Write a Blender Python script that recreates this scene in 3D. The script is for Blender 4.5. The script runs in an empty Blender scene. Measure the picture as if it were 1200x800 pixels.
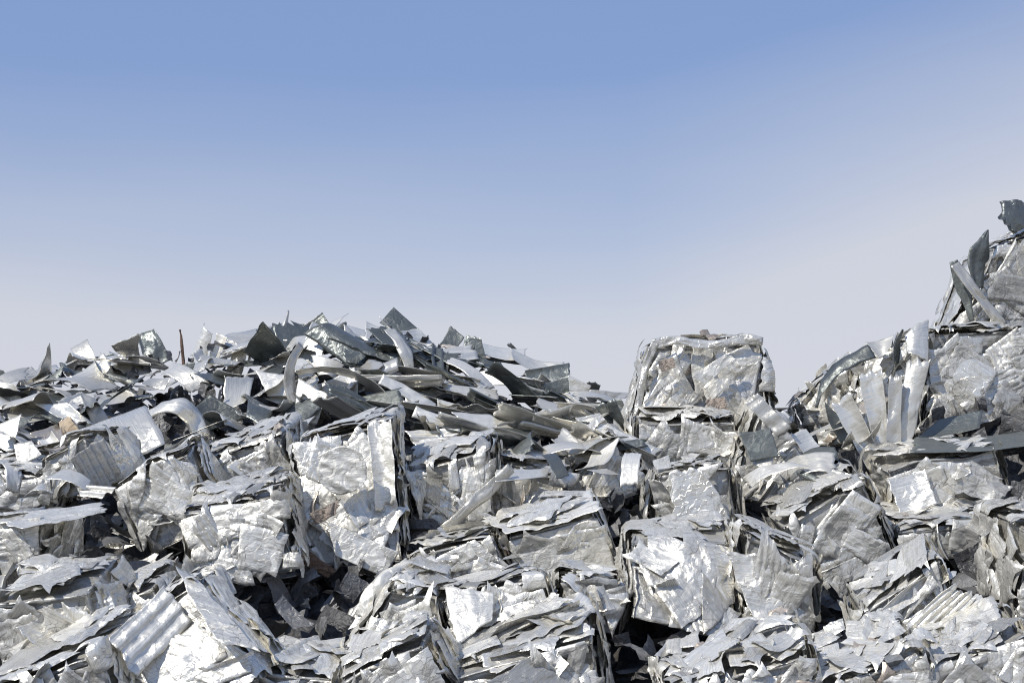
import bpy, math, random
import numpy as np

# ------------------------------------------------------------------ camera, sky, sun
scene = bpy.context.scene
COL = scene.collection
EYE = 1.8; F = 1667.0; HOR = 520.0          # eye height, focal length in px of a 1200 px wide frame, eye-level row
cam_d = bpy.data.cameras.new('camera'); cam = bpy.data.objects.new('camera', cam_d); COL.objects.link(cam)
cam.location = (0, 0, EYE); cam.rotation_euler = (math.radians(90), 0, 0)
cam_d.sensor_width = 36; cam_d.lens = 36 * F / 1200; cam_d.shift_y = (HOR - 400) / 1200; cam_d.clip_end = 9000
scene.camera = cam

SUN = np.array([-0.56, -0.40, 0.73]); SUN /= np.linalg.norm(SUN)
sun_el = math.asin(SUN[2]); sun_az = math.atan2(SUN[0], SUN[1])      # azimuth clockwise from +Y
world = bpy.data.worlds.new('World'); scene.world = world; world.use_nodes = True
wn, wl = world.node_tree.nodes, world.node_tree.links
bg = wn['Background']; bg.inputs['Strength'].default_value = 0.10
sky = wn.new('ShaderNodeTexSky'); sky.sky_type = 'NISHITA'; sky.sun_disc = False
sky.sun_elevation = sun_el; sky.sun_rotation = sun_az; sky.altitude = 300
sky.air_density = 1.0; sky.dust_density = 0.2; sky.ozone_density = 4.0
# thin high cloud whitening the lower sky, thicker towards the right
tc = wn.new('ShaderNodeTexCoord'); sep = wn.new('ShaderNodeSeparateXYZ'); wl.new(tc.outputs['Generated'], sep.inputs[0])
nz = wn.new('ShaderNodeTexNoise'); nz.inputs['Scale'].default_value = 1.6; nz.inputs['Detail'].default_value = 4
mp = wn.new('ShaderNodeMapping'); mp.inputs['Scale'].default_value = (1, 1, 6); mp.inputs['Rotation'].default_value = (0, math.radians(-14), 0)
wl.new(tc.outputs['Generated'], mp.inputs[0]); wl.new(mp.outputs[0], nz.inputs[0])
def wmath(op, a, b=None, clamp=False):
    n = wn.new('ShaderNodeMath'); n.operation = op; n.use_clamp = clamp
    for i, v in enumerate((a, b)):
        if v is None: continue
        if isinstance(v, (int, float)): n.inputs[i].default_value = v
        else: wl.new(v, n.inputs[i])
    return n.outputs[0]
h = wmath('SUBTRACT', sep.outputs[2], wmath('MULTIPLY', wmath('SUBTRACT', sep.outputs[0], 0.08, True), 0.30))
h = wmath('ADD', h, wmath('MULTIPLY', wmath('SUBTRACT', nz.outputs[0], 0.5), 0.07))
ramp = wn.new('ShaderNodeValToRGB'); wl.new(h, ramp.inputs[0])
ramp.color_ramp.interpolation = 'B_SPLINE'
E = ramp.color_ramp.elements
E[0].position = 0.0; E[0].color = (0.95,)*3 + (1,)
E[1].position = 0.36; E[1].color = (0.62,)*3 + (1,)
for p_, v_ in ((0.08, 0.92), (0.135, 0.80), (0.185, 0.68), (0.24, 0.64)):
    e = E.new(p_); e.color = (v_,)*3 + (1,)
mixw = wn.new('ShaderNodeMix'); mixw.data_type = 'RGBA'
wl.new(ramp.outputs[0], mixw.inputs['Factor']); wl.new(sky.outputs[0], mixw.inputs['A'])
veil = wn.new('ShaderNodeValToRGB'); wl.new(wmath('MULTIPLY', h, 3.0), veil.inputs[0]); VE = veil.color_ramp.elements
VE[0].position = 0.27; VE[0].color = (0.650, 0.662, 0.735, 1); VE[1].position = 0.75; VE[1].color = (0.285, 0.40, 0.715, 1)
vsc = wn.new('ShaderNodeVectorMath'); vsc.operation = 'SCALE'; vsc.inputs['Scale'].default_value = 10.0
wl.new(veil.outputs[0], vsc.inputs[0]); wl.new(vsc.outputs[0], mixw.inputs['B'])
wl.new(mixw.outputs['Result'], bg.inputs['Color'])

sd = bpy.data.lights.new('sun', 'SUN'); sd.energy = 4.2; sd.angle = math.radians(0.5); sd.color = (1, 0.955, 0.89)
so = bpy.data.objects.new('sun', sd); COL.objects.link(so)
from mathutils import Vector
so.rotation_euler = Vector(SUN).to_track_quat('Z', 'Y').to_euler(); so.location = (-6, -4, 12)
vs = scene.view_settings
scene.cycles.filter_width = 1.1
vs.view_transform = 'Standard'; vs.look = 'None'; vs.exposure = 0.0; vs.gamma = 1; vs.use_curve_mapping = False

# ------------------------------------------------------------------ materials
def metal(name, lo, hi, rough, metallic, bump, dirt=0.35, streak=0.5, fac=22.0, tint=(1, 1, 1), vein=0.0, tan=0.0):
    m = bpy.data.materials.new(name); m.use_nodes = True
    n, l = m.node_tree.nodes, m.node_tree.links
    b = n['Principled BSDF']
    def val(op, a, c=None, clamp=False):
        q = n.new('ShaderNodeMath'); q.operation = op; q.use_clamp = clamp
        for i, v in enumerate((a, c)):
            if v is None: continue
            if isinstance(v, (int, float)): q.inputs[i].default_value = v
            else: l.new(v, q.inputs[i])
        return q.outputs[0]
    def rmp(x, a, c, lo_=0.0, hi_=1.0):
        q = n.new('ShaderNodeMapRange'); l.new(x, q.inputs[0])
        q.inputs[1].default_value = a; q.inputs[2].default_value = c; q.inputs[3].default_value = lo_; q.inputs[4].default_value = hi_
        return q.outputs[0]
    at = n.new('ShaderNodeAttribute'); at.attribute_name = 'tone'
    sp = n.new('ShaderNodeSeparateColor'); l.new(at.outputs['Color'], sp.inputs[0])
    tcn = n.new('ShaderNodeTexCoord')
    uvm = n.new('ShaderNodeMapping'); uvm.inputs['Scale'].default_value = (4, 110, 1); l.new(tcn.outputs['UV'], uvm.inputs[0])
    st = n.new('ShaderNodeTexNoise'); st.inputs['Detail'].default_value = 5; st.inputs['Roughness'].default_value = 0.65
    st.inputs['Scale'].default_value = 1.0; l.new(uvm.outputs[0], st.inputs[0])
    n1 = n.new('ShaderNodeTexNoise'); n1.inputs['Scale'].default_value = 5.5; n1.inputs['Detail'].default_value = 8; n1.inputs['Roughness'].default_value = 0.7
    l.new(tcn.outputs['Object'], n1.inputs[0])
    n2 = n.new('ShaderNodeTexNoise'); n2.inputs['Scale'].default_value = 38; n2.inputs['Detail'].default_value = 6; n2.inputs['Roughness'].default_value = 0.75
    l.new(tcn.outputs['Object'], n2.inputs[0])
    wv = n.new('ShaderNodeTexNoise'); wv.inputs['Scale'].default_value = 7; wv.inputs['Detail'].default_value = 2; l.new(tcn.outputs['Object'], wv.inputs[0])
    vm = n.new('ShaderNodeVectorMath'); vm.operation = 'MULTIPLY_ADD'; vm.inputs[1].default_value = (0.16,)*3
    l.new(wv.outputs['Color'], vm.inputs[0]); l.new(tcn.outputs['Object'], vm.inputs[2])
    # colour
    base = n.new('ShaderNodeMix'); base.data_type = 'RGBA'
    l.new(sp.outputs[0], base.inputs['Factor'])
    base.inputs['A'].default_value = tuple(lo * t for t in tint) + (1,)
    base.inputs['B'].default_value = tuple(hi * t for t in tint) + (1,)
    sm = n.new('ShaderNodeMix'); sm.data_type = 'RGBA'; sm.blend_type = 'MULTIPLY'; sm.inputs['Factor'].default_value = streak
    gv = n.new('ShaderNodeCombineColor'); sv = rmp(st.outputs[0], 0.3, 0.7, 0.72, 1.12)
    for i in range(3): l.new(sv, gv.inputs[i])
    l.new(base.outputs['Result'], sm.inputs['A']); l.new(gv.outputs[0], sm.inputs['B'])
    dm = n.new('ShaderNodeMix'); dm.data_type = 'RGBA'; dm.blend_type = 'MIX'
    dfac = val('MULTIPLY', rmp(n1.outputs[0], 0.51, 0.70), rmp(n2.outputs[0], 0.35, 0.65), True)
    warm = rmp(sp.outputs[2], 0.72, 1.0, 0.25, 1.0)
    dfac = val('MULTIPLY', val('MULTIPLY', dfac, warm), dirt, True)
    l.new(dfac, dm.inputs['Factor']); l.new(sm.outputs['Result'], dm.inputs['A']); dm.inputs['B'].default_value = (0.20, 0.155, 0.11, 1)
    out = dm.outputs['Result']
    if tan:                                    # the odd lacquered or film-covered scrap
        tx = n.new('ShaderNodeMix'); tx.data_type = 'RGBA'; tx.blend_type = 'MULTIPLY'
        l.new(rmp(sp.outputs[2], 0.935, 0.94, 0.0, tan), tx.inputs['Factor']); l.new(out, tx.inputs['A']); tx.inputs['B'].default_value = (0.72, 0.56, 0.44, 1)
        out = tx.outputs['Result']
    if vein:                                  # dark lines along the facet edges, broken up by noise
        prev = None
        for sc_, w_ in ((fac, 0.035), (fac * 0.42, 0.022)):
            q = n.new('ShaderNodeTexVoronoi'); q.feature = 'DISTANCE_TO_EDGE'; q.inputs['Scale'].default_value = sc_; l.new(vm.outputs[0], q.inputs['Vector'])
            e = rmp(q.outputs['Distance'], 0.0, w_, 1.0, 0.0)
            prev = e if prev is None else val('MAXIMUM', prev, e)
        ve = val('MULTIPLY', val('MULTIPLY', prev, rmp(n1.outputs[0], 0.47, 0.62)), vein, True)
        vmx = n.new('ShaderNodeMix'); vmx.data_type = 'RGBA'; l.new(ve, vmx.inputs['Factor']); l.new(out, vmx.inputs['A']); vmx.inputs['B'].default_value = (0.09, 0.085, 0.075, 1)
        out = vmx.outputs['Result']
    l.new(out, b.inputs['Base Color'])
    l.new(val('MULTIPLY', val('SUBTRACT', 1.0, dfac, True), metallic), b.inputs['Metallic'])
    r = val('ADD', rmp(sp.outputs[1], 0, 1, rough - 0.12, rough + 0.14), rmp(n1.outputs[0], 0.3, 0.7, -0.06, 0.08))
    r = val('ADD', r, rmp(st.outputs[0], 0.3, 0.7, -0.05, 0.05), True)
    l.new(r, b.inputs['Roughness'])
    # fine crumpling
    def facets(scale, src):                   # flat cells, each tipped its own way
        v = n.new('ShaderNodeTexVoronoi'); v.inputs['Scale'].default_value = scale; l.new(src, v.inputs['Vector'])
        a = n.new('ShaderNodeVectorMath'); a.operation = 'SUBTRACT'; l.new(src, a.inputs[0]); l.new(v.outputs['Position'], a.inputs[1])
        c = n.new('ShaderNodeVectorMath'); c.operation = 'SUBTRACT'; l.new(v.outputs['Color'], c.inputs[0]); c.inputs[1].default_value = (.5, .5, .5)
        d = n.new('ShaderNodeVectorMath'); d.operation = 'DOT_PRODUCT'; l.new(a.outputs[0], d.inputs[0]); l.new(c.outputs[0], d.inputs[1])
        return d.outputs['Value']
    hh = val('ADD', val('MULTIPLY', facets(fac, vm.outputs[0]), 0.55), val('MULTIPLY', facets(fac * 0.42, vm.outputs[0]), 0.70))
    rg = n.new('ShaderNodeTexNoise'); rg.inputs['Scale'].default_value = fac * 0.7; rg.inputs['Detail'].default_value = 3; rg.inputs['Distortion'].default_value = 0.8
    l.new(tcn.outputs['Object'], rg.inputs[0])
    hh = val('SUBTRACT', hh, val('MULTIPLY', val('ABSOLUTE', val('SUBTRACT', rg.outputs[0], 0.5)), 0.05))
    hh = val('ADD', hh, val('MULTIPLY', n2.outputs[0], 0.006))
    hh = val('ADD', hh, val('MULTIPLY', st.outputs[0], 0.006))
    bp = n.new('ShaderNodeBump'); bp.inputs['Strength'].default_value = bump; bp.inputs['Distance'].default_value = 1.0
    l.new(hh, bp.inputs['Height']); l.new(bp.outputs[0], b.inputs['Normal'])
    return m

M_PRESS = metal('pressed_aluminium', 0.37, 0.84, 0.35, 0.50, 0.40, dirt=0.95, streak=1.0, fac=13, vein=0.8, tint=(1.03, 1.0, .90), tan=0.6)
M_SHEET = metal('sheet_aluminium', 0.36, 0.80, 0.30, 0.52, 0.20, dirt=0.45, streak=0.8, fac=9, tint=(1.03, 1.0, .90), tan=0.45)
M_DARK = metal('dull_shaded_sheet', 0.09, 0.20, 0.40, 0.65, 0.3, dirt=0.6, fac=14, tint=(0.92, 1.0, 0.95))  # dull sheets, base darkened to carry the heap's unlit undersides too
M_FILL = metal('scrap_fill', 0.05, 0.24, 0.5, 0.4, 0.6, dirt=0.9)  # base set dark so the gaps look deeply shaded
M_RUST = metal('rusty_steel', 0.10, 0.30, 0.8, 0.1, 0.8, dirt=0.5, fac=30, tint=(1.0, 0.68, 0.48))
M_BROWN = metal('brown_film', 0.22, 0.42, 0.75, 0.15, 0.8, dirt=0.8, fac=30, tint=(1.0, 0.84, 0.70))
M_WOOD = metal('weathered_wood', 0.35, 0.62, 0.8, 0.0, 0.5, dirt=0.4, fac=12, tint=(1.0, 0.80, 0.56))
M_TWIG = metal('dead_wood', 0.10, 0.16, 0.8, 0.0, 0.5, dirt=0.4, fac=40, tint=(1.0, 0.62, 0.45))

def ground_mat():
    m = bpy.data.materials.new('yard_concrete'); m.use_nodes = True
    n, l = m.node_tree.nodes, m.node_tree.links; b = n['Principled BSDF']
    tcn = n.new('ShaderNodeTexCoord'); a = n.new('ShaderNodeTexNoise'); a.inputs['Scale'].default_value = 0.6; a.inputs['Detail'].default_value = 10
    l.new(tcn.outputs['Object'], a.inputs[0]); r = n.new('ShaderNodeValToRGB'); l.new(a.outputs[0], r.inputs[0])
    r.color_ramp.elements[0].color = (0.10, 0.10, 0.095, 1); r.color_ramp.elements[0].position = 0.3
    r.color_ramp.elements[1].color = (0.20, 0.197, 0.19, 1); r.color_ramp.elements[1].position = 0.7
    l.new(r.outputs[0], b.inputs['Base Color']); b.inputs['Roughness'].default_value = 0.9
    return m
M_GROUND = ground_mat()

# ------------------------------------------------------------------ numeric helpers
rng = np.random.RandomState(11)
TAB = np.random.RandomState(5).uniform(-1, 1, 65536)
def hsh(i, j, k=0):
    return TAB[(i * 73856093 ^ j * 19349663 ^ k * 83492791) & 65535]
def tri(x, y, seed=0):                       # piecewise-linear noise on a triangle lattice: flat facets, sharp creases
    sx = x + y * 0.5773; sy = y * 1.1547
    i = np.floor(sx).astype(np.int64); j = np.floor(sy).astype(np.int64)
    fx = sx - i; fy = sy - j
    a = hsh(i, j, seed); b = hsh(i + 1, j, seed); c = hsh(i, j + 1, seed); d = hsh(i + 1, j + 1, seed)
    low = a + (b - a) * fx + (c - a) * fy
    up = d + (c - d) * (1 - fx) + (b - d) * (1 - fy)
    return np.where(fx + fy < 1, low, up)
def crumple(x, y, size, seed, ang):
    c, s = math.cos(ang), math.sin(ang)
    u = (x * c + y * s) / size; v = (-x * s + y * c) / size
    u = u + 0.25 * np.sin(v * 1.7 + seed); v = v + 0.25 * np.sin(u * 1.3 + seed * 2)
    return tri(u, v, seed) + 0.45 * tri(u * 2.3 + 9.1, v * 2.3, seed + 7)
def vnoise(P, sc, seed):                     # smooth 3-D value noise
    Q = P / sc; I = np.floor(Q).astype(np.int64); f = Q - I; f = f * f * (3 - 2 * f)
    r = 0
    for a in (0, 1):
        for b in (0, 1):
            for c in (0, 1):
                w = (f[:, 0] if a else 1 - f[:, 0]) * (f[:, 1] if b else 1 - f[:, 1]) * (f[:, 2] if c else 1 - f[:, 2])
                r = r + w * hsh(I[:, 0] + a + seed * 17, I[:, 1] + b, I[:, 2] + c)
    return r
def vnoise3(P, sc, seed): return np.stack([vnoise(P, sc, seed + k * 31) for k in range(3)], 1)

def at(px, py, d): return np.array([(px - 600) / F * d, d, EYE + (HOR - py) / F * d])
def to_px(p): return 600 + p[0] / p[1] * F, HOR - (p[2] - EYE) / p[1] * F

class MB:                                    # collects quads and triangles into one mesh
    def __init__(s): s.v = []; s.f = []; s.uv = []; s.t = []; s.n = 0
    def grid(s, P, uv, tone):                # P (a,b,3), uv (a,b,2)
        a, b = P.shape[:2]
        idx = np.arange(a * b).reshape(a, b) + s.n
        q = np.stack([idx[:-1, :-1], idx[1:, :-1], idx[1:, 1:], idx[:-1, 1:]], -1).reshape(-1, 4)
        s.v.append(P.reshape(-1, 3)); s.uv.append(uv.reshape(-1, 2)); s.f.append(q)
        s.t.append(np.tile(np.asarray(tone, float), (a * b, 1))); s.n += a * b
    def build(s, name, mat, parent=None, origin=None, thick=0.0, smooth=True):
        V = np.concatenate(s.v); Q = np.concatenate(s.f); UV = np.concatenate(s.uv); T = np.concatenate(s.t)
        if origin is None: origin = np.array([V[:, 0].mean(), V[:, 1].mean(), V[:, 2].min()])
        V = V - origin
        me = bpy.data.meshes.new(name); me.vertices.add(len(V)); me.vertices.foreach_set('co', V.astype(np.float32).ravel())
        me.loops.add(Q.size); me.loops.foreach_set('vertex_index', Q.astype(np.int32).ravel())
        me.polygons.add(len(Q)); me.polygons.foreach_set('loop_start', np.arange(0, Q.size, 4, dtype=np.int32))
        me.polygons.foreach_set('loop_total', np.full(len(Q), 4, dtype=np.int32))
        me.update(calc_edges=True)
        ul = me.uv_layers.new(name='UVMap'); ul.data.foreach_set('uv', UV[Q.ravel()].astype(np.float32).ravel())
        ca = me.attributes.new('tone', 'FLOAT_COLOR', 'POINT')
        ca.data.foreach_set('color', np.concatenate([T, np.ones((len(T), 1))], 1).astype(np.float32).ravel())
        me.polygons.foreach_set('use_smooth', np.full(len(Q), smooth))
        me.materials.append(mat); me.validate()
        o = bpy.data.objects.new(name, me); COL.objects.link(o)
        o.location = Vector(origin)
        if parent is not None:
            o.location = Vector(origin) - parent.location; o.parent = parent
        if thick:
            md = o.modifiers.new('sheet_thickness', 'SOLIDIFY'); md.thickness = thick; md.offset = 0
        return o
def tag(o, label=None, cat=None, group=None, kind=None):
    if label: o['label'] = label
    if cat: o['category'] = cat
    if group: o['group'] = group
    if kind: o['kind'] = kind
    return o

# ------------------------------------------------------------------ ground and the heap's own lie of the land
def pile_z(x, y):
    x = np.asarray(x, float); y = np.asarray(y, float)
    base = np.interp(y, [6.2, 6.9, 7.6, 8.3, 9.0, 10.0, 10.9, 13.0, 14.6, 17.5], [-0.3, 0.05, 0.50, 0.88, 1.17, 1.62, 1.86, 1.80, 1.3, -0.4])
    # heap of loose sheets at the back, left
    crest = np.interp(x, [-9, -6.5, -4.86, -4.0, -3.2, -2.75, -1.9, -1.13, -0.5, 0.3, 0.75, 1.1, 1.35], [2.0, 2.3, 2.42, 2.60, 2.72, 2.82, 2.92, 2.96, 2.82, 2.52, 2.26, 2.0, 1.7])
    hf = np.interp(y, [11.0, 13.3, 14.2, 17.2], [0, 1, 1, -0.6])
    z1 = base + np.clip(crest - 1.8, -0.2, 9) * hf
    # right-hand hill
    rc = np.interp(x, [1.9, 2.5, 3.0, 3.7, 4.4, 6.0, 9.0], [0, 0.15, 0.6, 1.0, 1.7, 2.2, 1.5])
    rf = np.interp(y, [9.6, 11.2, 12.6, 14.0, 17.0], [0, 0.75, 1, 0.9, -0.3])
    return np.where(x < 1.35, z1, base + rc * rf)
def depth(px, py):
    ys = np.linspace(6.3, 15.5, 900)
    zr = EYE + (HOR - py) / F * ys; zs = pile_z((px - 600) / F * ys, ys)
    k = np.nonzero(zs >= zr)[0]
    return float(ys[k[0]]) if len(k) else 13.4

def plain(name, V, faces, mat, kind):
    me = bpy.data.meshes.new(name); me.from_pydata([tuple(v) for v in V], [], faces); me.materials.append(mat)
    o = bpy.data.objects.new(name, me); COL.objects.link(o); o['kind'] = kind; return o
plain('ground', [(-4000, -4000, 0), (4000, -4000, 0), (4000, 4000, 0), (-4000, 4000, 0)], [(0, 1, 2, 3)], M_GROUND, 'structure')

def quad_sheet(mb, C, n, m, tone, bulge=0.0, curl=0.0, cr=0.0, crs=0.12, jag=0.0, pleat=0.0, plf=6, seed=0, axis=0, uvr=0.0):
    """patch between four 3-D corners C (TL,TR,BR,BL) bent along one axis, creased and torn at the edges"""
    C = [np.asarray(c, float) for c in C]
    s = np.linspace(0, 1, n)[:, None]; t = np.linspace(0, 1, m)[None, :]
    S = (s + 0 * t)[..., None]; T = (t + 0 * s)[..., None]
    W = np.linalg.norm(C[1] - C[0]); H = np.linalg.norm(C[3] - C[0])
    if jag:                                   # ragged outline
        e = np.minimum(np.minimum(S, 1 - S), np.minimum(T, 1 - T))
        wgt = np.clip(1 - e * 3.5, 0, 1)
        S = S + wgt * jag * tri(S * 5 + 3.3, T * 5, seed)[...]
        T = T + wgt * jag * tri(S * 5 + 13.3, T * 5 + 4, seed + 3)[...]
    P = C[0] * (1 - S) * (1 - T) + C[1] * S * (1 - T) + C[2] * S * T + C[3] * (1 - S) * T
    nrm = np.cross(C[1] - C[0], C[3] - C[0]); nrm = nrm / (np.linalg.norm(nrm) + 1e-9)
    A = S if axis == 0 else T; B = T if axis == 0 else S
    L = W if axis == 0 else H
    h = bulge * L * (1 - (2 * A - 1) ** 2) + curl * L * np.maximum(A - 0.45, 0) ** 2 * 3
    X = (S * W)[..., 0]; Y = (T * H)[..., 0]
    if cr: h = h + (cr * crumple(X, Y, crs, seed, seed * 1.3))[..., None]
    if pleat: h = h + pleat * np.clip(0.5 + 0.9 * np.sin(B * plf * 2 * math.pi), 0, 1)
    P = P + nrm * h
    c, s_ = math.cos(uvr), math.sin(uvr)
    uv = np.stack([X * c + Y * s_, -X * s_ + Y * c], -1) + np.array([seed * 0.37 % 9, seed * 0.71 % 9])
    mb.grid(P, uv, tone)

# loose small scrap that fills the pile between the bales
def build_fill():
    mb = MB()
    xs = np.linspace(-8, 9, 300); ys = np.linspace(6.2, 17.5, 230)
    X, Y = np.meshgrid(xs, ys, indexing='ij')
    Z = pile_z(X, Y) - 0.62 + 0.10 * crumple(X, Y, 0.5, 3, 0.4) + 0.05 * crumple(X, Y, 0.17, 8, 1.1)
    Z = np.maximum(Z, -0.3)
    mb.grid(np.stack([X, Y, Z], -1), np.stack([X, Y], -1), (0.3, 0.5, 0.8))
    r = np.random.RandomState(77)
    for k in range(5520):
        x = r.uniform(-6.2, 6.5); y = r.uniform(6.8, 12.4 if x > 1.2 else 14.0)
        z = float(pile_z(x, y)) - r.uniform(0.30, 0.62)
        a = r.uniform(0.05, 0.16); b = r.uniform(0.04, 0.11)
        if k >= 5200:                          # slivers lying among the loose sheets
            x = r.uniform(-5.6, 1.1); y = r.uniform(11.3, 13.4); z = float(pile_z(x, y)) - r.uniform(-0.03, 0.1); a *= .5; b *= .35
        if z < 0.02: z = 0.03
        R = np.linalg.qr(r.normal(size=(3, 3)))[0]
        u, v = R[0] * a, R[1] * b
        c = np.array([x, y, z])
        C = [c - u - v, c + u * r.uniform(.5, 1.1) - v, c + u + v * r.uniform(.4, 1.1), c - u * r.uniform(.4, 1) + v]
        quad_sheet(mb, C, 5, 5, (r.uniform(0.1, 1), r.rand(), r.rand()), bulge=r.uniform(-.2, .2), cr=0.012, crs=0.06, jag=0.08, seed=k + 100)
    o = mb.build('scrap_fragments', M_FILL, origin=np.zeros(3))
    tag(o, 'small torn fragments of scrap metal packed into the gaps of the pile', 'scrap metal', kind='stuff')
build_fill()

# ------------------------------------------------------------------ bales
FACES = {'front': (0, 2, 1, -1), 'left': (1, 2, 0, -1), 'right': (1, 2, 0, 1), 'top': (0, 1, 2, 1), 'back': (0, 2, 1, 1), 'bottom': (0, 1, 2, -1)}
def wrap(u, v, h, A, B, Cc, r):
    eu = np.abs(u) - (A - r); ev = np.abs(v) - (B - r)
    tu = np.clip(eu / r, 0, math.pi / 2); tv = np.clip(ev / r, 0, math.pi / 2)
    du = np.maximum(eu - r * math.pi / 2, 0); dv = np.maximum(ev - r * math.pi / 2, 0)
    uu = np.where(eu > 0, np.sign(u) * (A - r + (r + h) * np.sin(tu)), u)
    vv = np.where(ev > 0, np.sign(v) * (B - r + (r + h) * np.sin(tv)), v)
    cc = Cc - r + (r + h) * np.cos(tu) * np.cos(tv) - du - dv
    return uu, vv, cc
def roll_quad(q, deg):
    cx = sum(p[0] for p in q) / 4; cy = sum(p[1] for p in q) / 4; c, s = math.cos(math.radians(deg)), math.sin(math.radians(deg))
    return [(cx + (x - cx) * c - (y - cy) * s, cy + (x - cx) * s + (y - cy) * c) for x, y in q]
ROLL = {'U': -14, 'N': 12, 'K': 12, 'M': -9, 'R2': -6, 'M2': 20, 'Q': -6, 'R': -18, 'J': 6, 'X2': 28, 'W': -24, 'A2': 7, 'A3': 24, 'Z1': -22, 'P': 10, 'L': 18, 'V': 7,
        'X3': -16, 'X4': 12, 'Q2': -14, 'R3': -8, 'R4': 16, 'I2': -12, 'D2': 10, 'S': -6, 'X1': -10, 'H2': 12, 'J2': -18, 'Y2': -4, 'C': -6, 'B3': -14}
def make_bale(name, quad, d, ex, label, dy=0.0, dp=0.0, seed=0, cov=2.5, size=1.0, elong=1.0, rough=1.0, tone=0.0, grain=None, lift=1.0, mat=None, warm=0.0, flaps=1):
    r = np.random.RandomState(1000 + seed)
    (x0, y0), (x1, y1), (x2, y2), (x3, y3) = quad
    fTL, fTR, fBR, fBL = at(x0, y0, d - dy / 2 + dp / 2), at(x1, y1, d + dy / 2 + dp / 2), at(x2, y2, d + dy / 2 - dp / 2), at(x3, y3, d - dy / 2 - dp / 2)
    ex = np.array(ex, float)
    # corner array K[ix][iy][iz]
    K = np.zeros((2, 2, 2, 3))
    K[0, 0, 1] = fTL; K[1, 0, 1] = fTR; K[1, 0, 0] = fBR; K[0, 0, 0] = fBL
    for a in (0, 1):
        for c in (0, 1): K[a, 1, c] = K[a, 0, c] + ex * r.uniform(0.88, 1.1) + r.uniform(-.03, .03, 3)
    hd = np.array([np.linalg.norm(fTR - fTL) + np.linalg.norm(fBR - fBL), 2 * np.linalg.norm(ex), np.linalg.norm(fTL - fBL) + np.linalg.norm(fTR - fBR)]) / 4
    def tomap(Pl, amp=1.0):
        q = (Pl / hd + 1) / 2
        out = 0
        for a in (0, 1):
            for b in (0, 1):
                for c in (0, 1):
                    w = (q[:, 0] if a else 1 - q[:, 0]) * (q[:, 1] if b else 1 - q[:, 1]) * (q[:, 2] if c else 1 - q[:, 2])
                    out = out + w[:, None] * K[a, b, c]
        out = out + amp * rough * (0.022 * vnoise3(out, 0.36, seed) + 0.006 * vnoise3(out, 0.15, seed + 5) + 0.0015 * vnoise3(out, 0.05, seed + 9))
        return out
    mb = MB()
    def lay(face, U, V, Hh, uv, tn):
        iu, iv, ic, sg = FACES[face]
        u, v, c = wrap(U, V, Hh, hd[iu], hd[iv], hd[ic], 0.022)
        P = np.zeros(U.shape + (3,)); P[..., iu] = u; P[..., iv] = v; P[..., ic] = sg * c
        mb.grid(tomap(P.reshape(-1, 3)).reshape(P.shape), uv, tn)
    for face in FACES:
        iu, iv, ic, sg = FACES[face]; A, B = hd[iu], hd[iv]
        n = 26 if face in ('front', 'top', 'left', 'right') else 12
        U, V = np.meshgrid(np.linspace(-A, A, n), np.linspace(-B, B, n), indexing='ij')
        Hh = -0.045 + 0.015 * crumple(U, V, 0.11, seed + 2, 0.7)
        lay(face, U, V, Hh, np.stack([U, V], -1), (0.35 + tone, 0.6, 0.5))  # core toned below the plates, putting shade into the cracks
        if face in ('back', 'bottom'): continue
        big = 0.25 * size
        N = int(cov * 4 * A * B / (big * big * 0.9)) + 4
        gdir = grain if grain is not None else r.uniform(0, math.pi)
        for k in range(N):
            last = k > N * 0.82
            sc = big * r.uniform(0.5, 1.5) * (0.6 if last and r.rand() < .5 else 1.0)
            asp = math.exp(r.uniform(0, 0.75)) * elong
            a, b = sc * math.sqrt(asp) / 2, sc / math.sqrt(asp) / 2
            cu, cv = r.uniform(-A * 1.02, A * 1.02), r.uniform(-B * 1.02, B * 1.02)
            ang = gdir + r.normal() * 0.55 if r.rand() < 0.65 else r.uniform(0, math.pi)
            if r.rand() > 0.03:
                xu = a * abs(math.cos(ang)) + b * abs(math.sin(ang)); xv = a * abs(math.sin(ang)) + b * abs(math.cos(ang))
                sf = min(1.0, A * 0.88 / xu, B * 0.88 / xv); a *= sf; b *= sf; xu *= sf; xv *= sf
                mu = max(A - xu * 1.1 + 0.015, 0.01); mv = max(B - xv * 1.1 + 0.015, 0.01)
                cu = float(np.clip(cu * 1.1, -mu, mu)); cv = float(np.clip(cv * 1.1, -mv, mv))
            j = lambda: r.uniform(0.62, 1.18)
            q = [(-a * j(), -b * j()), (a * j(), -b * j()), (a * j(), b * j()), (-a * j(), b * j())]
            if r.rand() < 0.25: q[r.randint(4)] = (0.0, 0.0)
            nn = int(np.clip(a * 2 / 0.013, 6, 24)); mm = int(np.clip(b * 2 / 0.013, 6, 24))
            s, t = np.meshgrid(np.linspace(0, 1, nn), np.linspace(0, 1, mm), indexing='ij')
            S, T = s, t
            e = np.minimum(np.minimum(s, 1 - s), np.minimum(t, 1 - t)); wgt = np.clip(1 - e * 4, 0, 1)
            jg = r.uniform(0.005, 0.045)
            S = s + wgt * jg * tri(s * 6 + k, t * 6, seed); T = t + wgt * jg * tri(s * 6, t * 6 + k, seed + 1)
            lx = q[0][0] * (1 - S) * (1 - T) + q[1][0] * S * (1 - T) + q[2][0] * S * T + q[3][0] * (1 - S) * T
            ly = q[0][1] * (1 - S) * (1 - T) + q[1][1] * S * (1 - T) + q[2][1] * S * T + q[3][1] * (1 - S) * T
            st = r.rand()
            hh = 0.0 + 0.042 * (k / N) + r.uniform(-0.01, 0.01) + (lx * r.normal() + ly * r.normal()) * 0.07
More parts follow.
